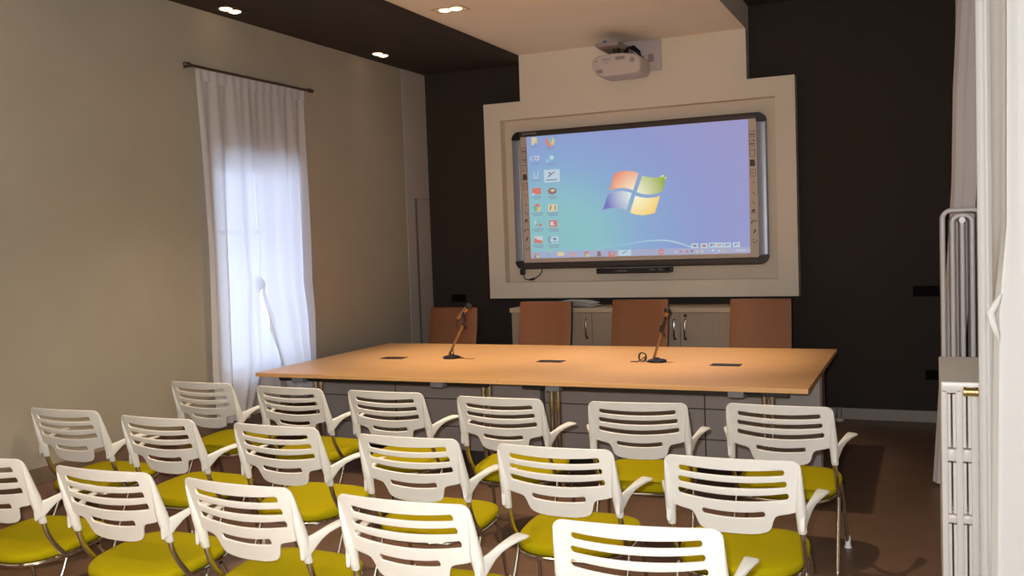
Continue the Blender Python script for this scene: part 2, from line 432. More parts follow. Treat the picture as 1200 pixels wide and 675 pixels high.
SPOTS = [
    (0.387, -3.779, -0.019, 'white slatted chair with olive seat, nearest the window curtain in the table row'),
    (1.095, -3.836, -0.055, 'white slatted chair under the left table corner, second from the curtain in the table row'),
    (1.762, -3.858, -0.020, 'white slatted chair with olive seat, third from the curtain in the table row'),
    (2.484, -3.909, -0.005, 'white slatted chair with olive seat, in front of the twin chrome table legs'),
    (3.225, -3.897, 0.10, 'white slatted chair with olive seat, second from the right in the table row'),
    (3.893, -3.833, -0.03, 'white slatted chair with chrome legs in full view, right end of the table row'),
    (0.303, -4.734, 0.011, 'white slatted chair with olive seat against the bare left wall, middle row'),
    (1.015, -4.801, -0.031, 'white slatted chair with olive seat, second from the left wall in the middle row'),
    (1.757, -4.827, -0.028, 'white slatted chair with olive seat, third from the left wall in the middle row'),
    (2.501, -4.896, 0.002, 'white slatted chair with olive seat, fourth from the left wall in the middle row'),
    (3.181, -4.924, 0.002, 'white slatted chair with olive seat, second from the right in the middle row'),
    (3.876, -4.932, 0.022, 'white slatted chair with olive seat, at the right end of the middle row'),
    (0.922, -5.692, 0.007, 'white slatted chair cut off by the left edge of the photo, nearest row'),
    (1.633, -5.721, -0.002, 'white slatted chair with olive seat, second from the left in the nearest row'),
    (2.293, -5.742, -0.050, 'white slatted chair with olive seat, third from the left in the nearest row'),
    (2.978, -5.764, -0.004, 'white slatted chair with olive seat, second from the right in the nearest row'),
    (3.769, -5.799, 0.093, 'white slatted chair at the right end of the nearest row, cut off below'),
]
chair0 = make_chair()
for i, (x, y, a, lb) in enumerate(SPOTS):
    c = chair0 if i == 0 else copy_tree(chair0)
    c.location = (x, y, 0); c.rotation_euler = (0, 0, a); c['label'] = lb

# ------------------------------------------------------------------ conference tables
TY0, TY1 = -3.035, -1.22
def table(xa, xb, label, seam_x, legs, clamps, sockets, endcap):
    r = thing('conference_table', label, 'table', ((xa + xb) / 2, (TY0 + TY1) / 2, 0), 0, 'two joined conference tables')
    ox, oy = (xa + xb) / 2, (TY0 + TY1) / 2
    tp = MB().box(xa - ox, xb - ox, TY0 - oy, TY1 - oy, 0.712, 0.74, 0.002).build('tabletop', M['wood'], r)
    for ya in (-2.93, -1.40):
        MB().box(xa - ox + 0.12, xb - ox - 0.12, ya - oy, ya + 0.04 - oy, 0.672, 0.711, 0.002).build('under_rail', M['black'], r)
    for lxs, yy, dy in ((legs[:2], -2.87, 0.05), (legs[2:], -1.42, -0.05)):
        for lx in lxs:
            l = MB()
            for s_ in (-1, 1):
                l.tube([(lx - ox + s_ * 0.022, yy - oy, 0.700), (lx - ox + s_ * 0.022, yy - oy, 0.30), (lx - ox + s_ * 0.020, yy - oy + dy, 0.03)], 0.0155, 14)
            l.tube([(lx - ox - 0.03, yy - oy + dy, 0.02), (lx - ox + 0.03, yy - oy + dy, 0.02)], 0.016, 12)
            lo = l.build('leg', M['chrome'], r)
            MB().lathe((lx - ox, yy - oy + dy, 0.0), [(.028, 0), (.03, .006), (.02, .014)], 16).build('foot_cap', M['black'], lo)
    for cx in clamps:
        MB().box(cx - ox - 0.045, cx - ox + 0.045, -3.0 - oy, -2.90 - oy, 0.672, 0.711, 0.004).build('clamp_block', M['greyplastic'], r)
        MB().box(cx - ox + 0.06, cx - ox + 0.13, -2.98 - oy, -2.90 - oy, 0.690, 0.711, 0.003).build('lock_lever', M['black'], r)
    for sx, sw in sockets:
        s_ = MB().box(sx - ox - sw, sx - ox + sw, -2.215 - oy, -2.105 - oy, 0.7395, 0.7425, 0.001).build('cable_flap', M['socket'], r)
        MB().box(sx - ox - sw + 0.02, sx - ox + sw - 0.02, -2.205 - oy, -2.195 - oy, 0.7424, 0.7445, 0.0005).build('flap_brush', M['black'], s_)
    # front panel below the top
    PY0, PY1 = -2.30, -2.12
    p = MB(); PA, PB = (xa + 0.02) - ox, (xb - 0.015) - ox
    p.box(PA if endcap != 'L' else PA, PB if endcap != 'R' else PB, PY0 - oy, PY1 - oy, 0.10, 0.711, 0.002)
    pn = p.build('modesty_panel', M['panel'], r)
    g = MB()
    for zz in (0.47, 0.27): g.box(PA + .003, PB - .003, PY0 - oy - 0.001, PY0 - oy + 0.004, zz - 0.0035, zz + 0.0035)
    g.box(seam_x - ox - .004, seam_x - ox + .004, PY0 - oy - 0.0012, PY0 - oy + 0.004, 0.105, 0.708)
    g.build('panel_groove', M['groove'], pn)
    MB().box(PA + .05, PB - .05, PY0 - oy + 0.02, PY1 - oy - 0.02, 0.0, 0.10, 0.002).build('plinth', M['groove'], pn)
    if endcap == 'R': MB().box(PB, PB + 0.012, PY0 - oy + .005, PY1 - oy, 0.10, 0.711, 0.001).build('end_panel', M['endcap'], pn)
    return r
table(0.210, 2.076, 'beech conference table, left half of the long desk, near the window curtain', 0.90,
      (0.62, 1.92, 0.33, 1.95), (0.535, 1.625), ((0.815, 0.095), (2.037, 0.037)), 'L')
table(2.077, 3.940, 'beech conference table, right half of the long desk, its free end towards the radiators', 3.21,
      (2.395, 3.70, 2.87, 3.76), (2.427, 3.54), ((2.134, 0.056), (3.325, 0.098)), 'R')

# ------------------------------------------------------------------ microphones
def mic(name, label, base, top, mic0, mic1, coil):
    bx, by = base
    r = thing(name, label, 'microphone', (bx, by, 0.7412), 0, 'table microphones')
    def L(p): return (p[0] - bx, p[1] - by, p[2] - 0.74)
    b = MB()
    b.lathe((0, 0, 0), [(0.062, 0), (0.066, 0.004), (0.064, 0.012), (0.045, 0.018), (0.018, 0.022), (0.014, 0.03)], 28)
    b.build('base', M['black'], r)
    T = Vector(L(top)); S = Vector((-0.02, 0, 0.025))
    MB().tube([S, S.lerp(T, 0.35), S.lerp(T, 0.7), T], 0.0095, 14).build('stem', M['brasstube'], r)
    A, B = Vector(L(mic0)), Vector(L(mic1)); D = (B - A).normalized()
    clip = MB().tube([T - (T - S).normalized() * 0.025, T + (T - S).normalized() * 0.012, A.lerp(B, 0.42) - Vector((0, 0, 0.012)), A.lerp(B, 0.5)], [0.012, 0.013, 0.014, 0.016], 12)
    clip.tube([T + Vector((0.006, 0, -0.03)), T + Vector((0.016, -0.004, -0.055))], 0.008, 10)
    clip.build('clip', M['black'], r)
    Lg = (B - A).length
    bd = MB().lathe(A, [(0.008, 0), (0.0125, 0.004), (0.0135, Lg * 0.3), (0.0175, Lg * 0.72), (0.019, Lg * 0.76)], 18, D).build('handle', M['brasstube'], r)
    MB().lathe(A, [(0.020, Lg * 0.75), (0.024, Lg * 0.80), (0.024, Lg * 0.90), (0.018, Lg * 0.97), (0.006, Lg)], 18, D).build('grille', M['black'], r)
    c = MB()
    P = [A, A + Vector((-0.012, 0.0, -0.03)), A + Vector((-0.006, 0.008, -0.065)), S.lerp(T, 0.72) + Vector((0.0, 0.016, 0)), S.lerp(T, 0.45) + Vector((0.0, 0.016, 0)), S.lerp(T, 0.2) + Vector((0.0, 0.016, 0)), Vector((0.03, -0.01, 0.018)), Vector((0.075, 0.0, 0.005)), Vector((0.11, -0.02, 0.0045))]
    if coil:
        P = P[:6] + [Vector((-0.03, -0.02, 0.014)), Vector((-0.07, -0.03, 0.006))]
        for k in range(17):
            a = 2 * PI * k / 8
            P.append(Vector((-0.088 + 0.024 * math.cos(a) - 0.001 * k, -0.03 + 0.004 * k / 4, 0.034 + 0.03 * math.sin(a))))
        P += [Vector((-0.12, -0.035, 0.006)), Vector((-0.16, -0.045, 0.0045)), Vector((-0.175, -0.045, 0.0045))]
    # smooth the cable
    Q = []
    for i in range(len(P) - 1):
        p0, p1, p2, p3 = P[max(i - 1, 0)], P[i], P[i + 1], P[min(i + 2, len(P) - 1)]
        for k in range(4):
            t = k / 4
            Q.append(0.5 * ((2 * p1) + (-p0 + p2) * t + (2 * p0 - 5 * p1 + 4 * p2 - p3) * t * t + (-p0 + 3 * p1 - 3 * p2 + p3) * t ** 3))
    Q.append(P[-1]); Q = [Vector((q.x, q.y, max(q.z, 0.0045))) for q in Q]
    c.tube(Q, 0.0034, 8); c.build('cable', M['black'], r)
    return r
mic('table_microphone', 'microphone on a leaning stand on the left table half, before the leftmost tan chair', (1.278, -2.10), (1.393, -2.10, 1.010), (1.337, -2.10, 1.035), (1.450, -2.10, 1.142), False)
mic('table_microphone', 'microphone on a leaning stand with cable coiled beside its base, right table half', (2.842, -2.08), (2.885, -2.08, 0.965), (2.878, -2.08, 0.995), (2.932, -2.08, 1.108), True)

# ------------------------------------------------------------------ tan chairs behind the table
def make_conf():
    r = thing('conference_chair', '', 'chair', group='tan chairs behind the table')
    def slab(x0, x1, y0, y1, th):
        pass
    W_ = 0.232
    def bpt(x, t, off):   # t 0 seat..1 top ; off along depth
        z = 0.46 + t * 0.61; y = 0.0 + 0.16 * t + 0.03 * math.sin(t * PI) + 0.02 * (x / W_) ** 2 * -1 + off
        wid = 1.0 + 0.03 * (1 - t)
        return (x * wid, y, z)
    def pad(off0, off1, marg):
        rings = []
        ts = [0, .02, .06, .2, .4, .6, .8, .94, .985, 1.0]
        for t in ts:
            e = 1.0 if .02 <= t <= .985 else .985
            xs = [-W_ * e + marg] + [(-W_ + marg) * .93 * e] + [(-W_ + marg) * q for q in (.6, .2, -.2, -.6)] + [(W_ - marg) * .93 * e, (W_ - marg) * e]
            f = 0.25 if t in (0, 1.0) else 1.0
            m_ = (off0 + off1) / 2; a, b = m_ + (off0 - m_) * f, m_ + (off1 - m_) * f
            rings.append([bpt(x, t, a + (0.008 * f if i in (0, 7) else 0)) for i, x in enumerate(xs)] + [bpt(x, t, b) for x in reversed(xs)])
        return MB().loft(rings)
    bk = pad(0.0, 0.014, 0.0).build('backrest', M['tan'], r, angle=50)
    pad(0.0145, 0.062, 0.001).build('back_shell', M['black'], bk, angle=50)
    s = MB().box(-0.235, 0.235, -0.44, 0.02, 0.405, 0.462, 0.018); s.build('seat', M['tan'], r)
    for sx in (-1, 1):
        MB().tube([(sx * .20, .06, .50), (sx * .205, .02, .40), (sx * .21, -.36, .39), (sx * .215, -.42, .37), (sx * .215, -.43, .05), (sx * .215, -.40, .014), (sx * .215, .10, .014), (sx * .19, .12, .014), (0, .125, .014)], .0125, 12).build('leg', M['chrome'], r)
    return r
CH = [(0.675, -1.02, 0.955, 'tan leather chair at the left end behind the table, lowest of the four'),
      (1.555, -1.02, 1.0, 'tan leather chair behind the table, in front of the left cabinet end'),
      (2.385, -1.02, 1.01, 'tan leather chair behind the table with the right-hand microphone before it'),
      (3.350, -1.02, 1.01, 'tan leather chair at the right end behind the table')]
conf = make_conf()
for i, (x, y, k, lb) in enumerate(CH):
    c = conf if i == 0 else copy_tree(conf)
    c.location = (x, y, 0); c['label'] = lb; c.scale = (1, 1, k)

# ------------------------------------------------------------------ cabinet
r = thing('low_cabinet', 'long low oak cabinet against the dark wall behind the tan chairs', 'cabinet', (2.22, -0.23, 0))
CX0, CX1 = 1.040 - 2.22, 3.40 - 2.22
MB().box(CX0 + .01, CX1 - .01, -0.20, 0.215, 0.06, 0.94, 0.002).build('body', M['cab'], r)
MB().box(CX0 - .005, CX1 + .005, -0.225, 0.215, 0.94, 0.98, 0.002).build('cabinet_top', M['cabtop'], r)
MB().box(CX0 + .03, CX1 - .03, -0.17, 0.2, 0.0, 0.06, 0.002).build('plinth', M['groove'], r)
dx = [(CX0 + .012, 1.823 - 2.22 - .002, 'r'), (1.823 - 2.22 + .002, 2.612 - 2.22 - .0025, 'r'), (2.612 - 2.22 + .0025, CX1 - .012, 'l')]
for a, b, side in dx:
    dr = MB().box(a, b, -0.219, -0.201, 0.065, 0.935, 0.0015).build('cabinet_door', M['cab'], r)
    hx = b - 0.047 if side == 'r' else a + 0.040
    h = MB().tube([(hx, -0.221, .872), (hx, -0.245, .868), (hx, -0.25, .84), (hx, -0.25, .75), (hx, -0.245, .722), (hx, -0.221, .718)], 0.0075, 10)
    h.lathe((hx, -0.2195, .872), [(.013, 0), (.013, .004)], 14, (0, -1, 0)); h.lathe((hx, -0.2195, .718), [(.013, 0), (.013, .004)], 14, (0, -1, 0))
    h.build('door_handle', M['chrome'], dr)
    if side == 'l': MB().lathe((hx + .003, -0.2195, .912), [(.015, 0), (.014, .006), (.005, .007)], 16, (0, -1, 0)).build('door_lock', M['black'], dr)
# papers on the cabinet
pp = MB()
for k, (x, y, rz) in enumerate([(0.0, 0, 0.10), (0.03, -0.01, -0.06), (-0.02, 0.01, 0.03), (0.01, 0.0, -0.02)]):
    # each sheet bellies up a little along its length
    n = 10; top = []; bot = []
    for i in range(n + 1):
        u = i / n; px = (u - .5) * .42; h = 0.003 + 0.010 * k + (0.016 + .004 * k) * math.sin(u * PI)
        for py in (-.11, .11):
            X_, Y_ = px * math.cos(rz) - py * math.sin(rz) + x, px * math.sin(rz) + py * math.cos(rz) + y
            top.append((X_, Y_, h)); bot.append((X_, Y_, max(0.0002, h - .004)))
    vs = top + bot; N2 = len(top); fs = []
    for i in range(n):
        q = 2 * i; fs += [(q, q + 2, q + 3, q + 1), (N2 + q, N2 + q + 1, N2 + q + 3, N2 + q + 2), (q, N2 + q, N2 + q + 2, q + 2), (q + 1, q + 3, N2 + q + 3, N2 + q + 1)]
    fs += [(0, 1, N2 + 1, N2), (2 * n, N2 + 2 * n, N2 + 2 * n + 1, 2 * n + 1)]
    pp.add(vs, fs)
o = pp.build('paper_stack', M['paper'], smooth=False); o.location = (1.585, -0.27, 0.98)
tag(o, 'small pile of curled white papers on the cabinet top behind the second tan chair', 'papers')
cb = MB().tube([(-0.16, 0, .003), (-0.10, 0.03, .006), (-0.02, -0.01, .012), (0.05, .02, .010), (0.12, -.01, .010), (.20, .015, .004), (.25, .0, .003)], .0055, 8).build('loose_cable', M['black'])
cb.location = (1.60, -0.30, 1.040); tag(cb, 'black cable lying over the white papers on the cabinet', 'cable')

# ------------------------------------------------------------------ interactive whiteboard
wb = thing('interactive_whiteboard', 'large interactive whiteboard with steel side bars showing a blue computer desktop', 'whiteboard', (2.1297, -0.0356, 1.9627))
wb.scale = (1.0077, 1.0077, 1.0077)
OX, OY, OZ = 2.148, -0.10, 1.96
def loc(x, y, z): return (x - OX, y - OY, z - OZ)
BX0, BX1, BZ0, BZ1 = 0.984, 3.314, 1.322, 2.606
SX0, SX1, SZ0, SZ1 = 1.066, 3.230, 1.384, 2.556
def lbox(mb, x0, x1, y0, y1, z0, z1, bev=0): return mb.box(x0 - OX, x1 - OX, y0 - OY, y1 - OY, z0 - OZ, z1 - OZ, bev)
lbox(MB(), SX0 - .02, SX1 + .02, -0.140, -0.101, SZ0 - .02, SZ1 + .02).build('board_surface', M['board'], wb, smooth=False)
CR = 0.075
lbox(MB(), BX0, SX0, -0.158, -0.101, BZ0 + CR, BZ1 - CR, .012).build('side_bar', M['bar'], wb)
lbox(MB(), SX1, BX1, -0.158, -0.101, BZ0 + CR, BZ1 - CR, .012).build('side_bar', M['bar'], wb)
lbox(MB(), BX0 + CR, BX1 - CR, -0.152, -0.101, SZ1, BZ1, .006).build('top_bar', M['barblack'], wb)
lbox(MB(), BX0 + CR, BX1 - CR, -0.152, -0.101, BZ0, SZ0, .006).build('bottom_bar', M['barblack'], wb)
for (cx, cz, a0, q) in ((BX0 + CR, BZ1 - CR, 90, (SX0, SZ1)), (BX1 - CR, BZ1 - CR, 0, (SX1, SZ1)), (BX1 - CR, BZ0 + CR, 270, (SX1, SZ0)), (BX0 + CR, BZ0 + CR, 180, (SX0, SZ0))):
    arc = [(cx + CR * math.cos(math.radians(a0 + k * 9)) - OX, cz + CR * math.sin(math.radians(a0 + k * 9)) - OZ) for k in range(11)]
    e = (q[0] - OX, q[1] - OZ)
    # cap polygon: arc, along the bar to the inner corner and back
    poly = arc + ([(e[0], arc[-1][1]), e, (arc[0][0], e[1])] if a0 in (90, 270) else [(arc[-1][0], e[1]), e, (e[0], arc[0][1])])
    MB().prism(poly, 1, -0.160 - OY, -0.101 - OY).build('corner_cap', M['black'], wb)
# projected picture
def wallpaper():
    m = bpy.data.materials.new('projected desktop picture'); m.use_nodes = True
    nt = m.node_tree; b = nt.nodes['Principled BSDF']
    tc = nt.nodes.new('ShaderNodeTexCoord'); sp = nt.nodes.new('ShaderNodeSeparateXYZ')
    nt.links.new(tc.outputs['Object'], sp.inputs[0])
    def math_(op, a, b_=None):
        n = nt.nodes.new('ShaderNodeMath'); n.operation = op
        for i, q in enumerate((a, b_)):
            if q is None: continue
            if isinstance(q, (int, float)): n.inputs[i].default_value = q
            else: nt.links.new(q, n.inputs[i])
        return n.outputs[0]
    dx_ = math_('SUBTRACT', sp.outputs[0], 1.34 - OX); dz_ = math_('MULTIPLY', math_('SUBTRACT', sp.outputs[2], 1.62 - OZ), 1.35)
    dist = math_('SQRT', math_('ADD', math_('MULTIPLY', dx_, dx_), math_('MULTIPLY', dz_, dz_)))
    rp = nt.nodes.new('ShaderNodeValToRGB'); cr = rp.color_ramp
    nt.links.new(math_('DIVIDE', dist, 2.0), rp.inputs['Fac'])
    cr.elements[0].position = 0.0; cr.elements[0].color = rgb(128, 192, 196)
    cr.elements[1].position = 1.0; cr.elements[1].color = rgb(146, 146, 200)
    for p, c in ((.25, rgb(130, 190, 202)), (.45, rgb(128, 166, 212)), (.7, rgb(134, 150, 208))):
        e = cr.elements.new(p); e.color = c
    nt.links.new(rp.outputs['Color'], b.inputs['Emission Color']); b.inputs['Emission Strength'].default_value = 0.68
    b.inputs['Base Color'].default_value = (.12, .12, .13, 1); b.inputs['Roughness'].default_value = 0.5
    return m
IM = [(1.139, 1.424), (3.157, 1.421), (3.163, 2.553), (1.130, 2.554)]
pic = MB().prism([(x - OX, z - OZ) for x, z in IM], 1, -0.1425 - OY, -0.1402 - OY).build('projected_desktop', wallpaper(), wb, smooth=False)
def flat(name, items, y0=-0.1425, y1=-0.1440):
    """items: list of (polygon [(x,z)], material index)"""
    mb = MB()
    for poly, mi in items:
        mb.cur = mi; mb.prism([(x - OX, z - OZ) for x, z in poly], 1, y1 - OY, y0 - OY)
    return mb
def rect(cx, cz, w_, h_): return [(cx - w_ / 2, cz - h_ / 2), (cx + w_ / 2, cz - h_ / 2), (cx + w_ / 2, cz + h_ / 2), (cx - w_ / 2, cz + h_ / 2)]
def disc(cx, cz, r_, n=14, a0=0, a1=360): return [(cx + r_ * math.cos(math.radians(a0 + (a1 - a0) * k / n)), cz + r_ * math.sin(math.radians(a0 + (a1 - a0) * k / n))) for k in range(n if a1 - a0 == 360 else n + 1)]
E_ = {}
def em(r_, g_, b_, s=0.66):
    k = (r_, g_, b_)
    if k not in E_: E_[k] = emis('projected colour %d %d %d' % k, rgb(*k), s)
    return E_[k]
# four-pane flag
def pane_mat(name, inner, outer):
    m = bpy.data.materials.new(name); m.use_nodes = True; nt = m.node_tree; b = nt.nodes['Principled BSDF']
    tc = nt.nodes.new('ShaderNodeTexCoord'); vm = nt.nodes.new('ShaderNodeVectorMath'); vm.operation = 'DISTANCE'
    nt.links.new(tc.outputs['Object'], vm.inputs[0]); vm.inputs[1].default_value = (2.16 - OX, -0.144 - OY, 1.98 - OZ)
    rp = nt.nodes.new('ShaderNodeValToRGB'); rp.color_ramp.elements[0].position = 0.05; rp.color_ramp.elements[0].color = inner
    rp.color_ramp.elements[1].position = 0.27; rp.color_ramp.elements[1].color = outer
    nt.links.new(vm.outputs['Value'], rp.inputs['Fac']); nt.links.new(rp.outputs['Color'], b.inputs['Emission Color'])
    b.inputs['Emission Strength'].default_value = 0.74; b.inputs['Base Color'].default_value = (.12, .12, .12, 1)
    return m
red = [(1.922, 2.018), (1.948, 2.086), (1.974, 2.166), (2.031, 2.182), (2.097, 2.184), (2.152, 2.175), (2.197, 2.157), (2.173, 2.091), (2.143, 2.008), (2.097, 2.024), (2.045, 2.034), (1.979, 2.03)]
green = [(2.23, 2.133), (2.28, 2.117), (2.344, 2.108), (2.399, 2.114), (2.452, 2.129), (2.434, 2.068), (2.409, 1.989), (2.368, 1.969), (2.294, 1.96), (2.239, 1.967), (2.175, 1.988), (2.2, 2.054)]
blue = [(1.911, 1.988), (1.974, 2.003), (2.045, 2.008), (2.091, 1.997), (2.13, 1.982), (2.103, 1.911), (2.077, 1.831), (2.03, 1.849), (1.969, 1.861), (1.907, 1.857), (1.851, 1.843), (1.88, 1.912)]
yellow = [(2.16, 1.958), (2.211, 1.942), (2.275, 1.932), (2.339, 1.935), (2.387, 1.946), (2.365, 1.88), (2.335, 1.797), (2.289, 1.786), (2.224, 1.781), (2.16, 1.791), (2.109, 1.811), (2.134, 1.882)]
lg = flat('l', [(red, 0), (green, 1), (blue, 2), (yellow, 3)])
lg.cur = 4
for cx, cz, q in ((2.415, 2.118, .010), (2.44, 2.100, .008), (2.395, 2.108, .006)): lg.prism([(x - OX, z - OZ) for x, z in disc(cx, cz, q, 8)], 1, -0.1448 - OY, -0.1425 - OY)
lg.build('flag_logo', [pane_mat('red pane', rgb(240, 222, 190), rgb(226, 116, 84)), pane_mat('green pane', rgb(226, 228, 190), rgb(142, 168, 62)),
                       pane_mat('blue pane', rgb(214, 230, 220), rgb(98, 108, 190)), pane_mat('yellow pane', rgb(244, 238, 200), rgb(238, 196, 70)), em(226, 240, 214)], pic, smooth=False)
# light sweep and taskbar
sw = [(1.80, 1.498), (1.95, 1.515), (2.115, 1.533), (2.199, 1.545), (2.272, 1.552), (2.345, 1.554), (2.406, 1.552), (2.457, 1.545), (2.508, 1.534), (2.558, 1.519), (2.608, 1.502), (2.653, 1.483)]
wd = [.001, .002, .003, .004, .005, .006, .007, .0075, .0075, .0075, .007, .006]
flat('s', [([(x, z + q) for (x, z), q in zip(sw, wd)] + [(x, z - q * .6) for (x, z), q in reversed(list(zip(sw, wd)))], 0)]).build('light_sweep', em(176, 214, 226), pic, smooth=False)
flat('t', [([(1.1385, 1.424), (3.157, 1.421), (3.157, 1.474), (1.1385, 1.486)], 0)], -0.1425, -0.1430).build('taskbar', em(168, 174, 206), pic, smooth=False)
# desktop icons (two columns of seven)
cols = [em(222, 208, 166), em(220, 138, 112), em(126, 184, 214), em(206, 204, 214), em(190, 214, 228), em(120, 96, 100), em(214, 122, 114), em(146, 112, 110), em(228, 200, 120), em(132, 174, 140), em(132, 122, 172), em(142, 150, 176)]
ic = [[(1.205, 2.511), (1.365, 2.5)], [(1.208, 2.353), (1.365, 2.342)], [(1.21, 2.199), (1.368, 2.189)], [(1.214, 2.048), (1.371, 2.04)], [(1.215, 1.894), (1.368, 1.887)], [(1.215, 1.747), (1.369, 1.741)], [(1.213, 1.596), (1.366, 1.591)]]
def layered(name, items, y0):
    """each later piece of an icon lies a fraction of a millimetre in front of the earlier ones"""
    mb = MB()
    for k, (poly, mi) in enumerate(items):
        mb.cur = mi; mb.prism([(x - OX, z - OZ) for x, z in poly], 1, y0 - 0.0006 - 0.0003 * k - OY, y0 - OY)
    return mb.build(name, cols, pic, smooth=False)
G = [[[] for _ in range(2)] for _ in range(7)]
def ringpoly(cx, cz, ro, ri, a0, a1, n=10): return disc(cx, cz, ro, n, a0, a1) + list(reversed(disc(cx, cz, ri, n, a0, a1)))
(x, z) = ic[0][0]; G[0][0] += [(rect(x - .012, z, .022, .07), 0), (rect(x + .012, z + .008, .035, .05), 0), (rect(x + .016, z - .002, .02, .035), 8)]
(x, z) = ic[0][1]; G[0][1] += [(ringpoly(x, z, .045, .018, 130, 290), 1), (ringpoly(x, z, .045, .018, 290, 410), 8), (disc(x + .004, z + .012, .022), 2)]
(x, z) = ic[1][0]; G[1][0] += [(ringpoly(x - .03, z, .02, .011, 60, 300), 3), (rect(x + .02, z + .015, .05, .012), 3), (ringpoly(x + .02, z, .024, .013, 180, 380), 3)]
(x, z) = ic[1][1]; G[1][1] += [(rect(x + .004, z + .004, .065, .06), 2), (disc(x + .012, z + .006, .02), 4), (ringpoly(x - .03, z - .022, .014, .008, 0, 330), 3)]
(x, z) = ic[2][0]; G[2][0] += [([(x - .02, z + .032), (x - .012, z + .032), (x - .004, z - .032), (x - .012, z - .032)], 3), ([(x + .024, z + .032), (x + .032, z + .032), (x + .02, z - .032), (x + .012, z - .032)], 3), (rect(x + .004, z - .03, .03, .01), 4)]
(x, z) = ic[2][1]; G[2][1] += [(rect(x + .004, z - .008, .155, .115), 4)]
(x, z) = ic[3][0]; G[3][0] += [(rect(x, z, .085, .06), 6), (rect(x - .03, z - .028, .025, .02), 3), (rect(x + .012, z, .012, .03), 1)]
(x, z) = ic[3][1]; G[3][1] += [([(x + .044 * math.cos(a * PI / 8), z + .030 * math.sin(a * PI / 8)) for a in range(16)], 7), ([(x + .022 * math.cos(a * PI / 8) + .005, z + .011 * math.sin(a * PI / 8) + .006) for a in range(16)], 0)]
(x, z) = ic[4][0]; G[4][0] += [(ringpoly(x, z, .036, .014, 20, 150), 6), (ringpoly(x, z, .036, .014, 150, 265), 9), (ringpoly(x, z, .036, .014, 265, 380), 8), (disc(x, z, .013), 2)]
(x, z) = ic[4][1]; G[4][1] += [(rect(x, z, .085, .062), 0), ([(x - .03, z - .02), (x - .02, z - .02), (x - .008, z + .022), (x - .018, z + .022)], 5), (rect(x + .026, z, .008, .04), 5)]
(x, z) = ic[5][0]; G[5][0] += [(disc(x - .024, z + .012, .013), 3), (rect(x + .01, z + .018, .018, .018), 2), (disc(x + .026, z - .014, .015), 6), (rect(x - .008, z - .012, .02, .02), 9)]
(x, z) = ic[5][1]; G[5][1] += [(rect(x, z, .08, .06), 6), (rect(x - .006, z, .045, .035), 4), (disc(x + .016, z + .002, .014), 6)]
(x, z) = ic[6][0]; G[6][0] += [(rect(x + .006, z + .01, .08, .045), 3), ([(x - .04, z - .03), (x + .04, z - .035), (x + .044, z - .008), (x - .004, z + .0), (x - .035, z + .02)], 6)]
(x, z) = ic[6][1]; G[6][1] += [(rect(x + .01, z, .07, .06), 4), (ringpoly(x - .024, z, .03, .02, 80, 280), 10), (rect(x + .014, z + .008, .03, .02), 10), (rect(x + .014, z - .018, .04, .008), 10)]
(x, z) = ic[2][1]
G[2][1] += [([(x - .03, z - .02), (x + .034, z + .026), (x + .034, z + .035), (x - .036, z - .012)], 5), ([(x - .03, z + .024), (x - .004, z + .0), (x + .004, z + .006), (x - .022, z + .03)], 5), (rect(x, z - .045, .11, .012), 11)]
for rw in range(7):
    for cc in range(2):
        x, z = ic[rw][cc]; w_ = .085 if rw < 4 else .115
        if (rw, cc) != (2, 1):
            G[rw][cc].append((rect(x, z - .052, w_, .009), 11))
            if rw == 0 and cc == 1 or rw >= 3: G[rw][cc].append((rect(x + .005, z - .070, w_ * .8, .008), 11))
        layered('desktop_icon', G[rw][cc], -0.1425)
# taskbar buttons
tb = [(1.191, 1.449), (1.321, 1.454), (1.436, 1.456), (1.553, 1.45), (1.684, 1.449), (1.806, 1.446), (1.929, 1.449), (2.048, 1.456)]
x, z = tb[0]; layered('taskbar_icon', [(rect(x - .012, z + .011, .02, .018), 6), (rect(x + .012, z + .011, .02, .018), 9), (rect(x - .012, z - .011, .02, .018), 10), (rect(x + .012, z - .011, .02, .018), 8)], -0.1430)
x, z = tb[1]; layered('taskbar_icon', [(ringpoly(x, z, .026, .014, 20, 320), 2), (ringpoly(x, z, .03, .026, 10, 120), 8)], -0.1430)
x, z = tb[2]; layered('taskbar_icon', [(rect(x, z, .066, .032), 0), (rect(x - .005, z + .018, .03, .01), 8)], -0.1430)
x, z = tb[3]; layered('taskbar_icon', [(disc(x, z, .018), 1), (disc(x, z, .008), 0)], -0.1430)
x, z = tb[4]; layered('taskbar_icon', [(ringpoly(x, z, .026, .011, 20, 150), 6), (ringpoly(x, z, .026, .011, 150, 265), 9), (ringpoly(x, z, .026, .011, 265, 380), 8)], -0.1430)
x, z = tb[5]; layered('taskbar_icon', [([(x - .03, z - .018), (x + .03, z - .018), (x + .018, z - .008), (x + .014, z + .026), (x - .014, z + .026), (x - .018, z - .008)], 7)], -0.1430)
x, z = tb[6]; layered('taskbar_icon', [(ringpoly(x, z, .034, .014, 130, 290), 6), (ringpoly(x, z, .034, .014, 290, 410), 1), (disc(x + .003, z + .010, .014), 2)], -0.1430)
x, z = tb[7]; layered('taskbar_icon', [(rect(x, z - .004, .12, .052), 4), ([(x - .02, z - .012), (x + .024, z + .010), (x + .024, z + .016), (x - .024, z - .006)], 5)], -0.1430)
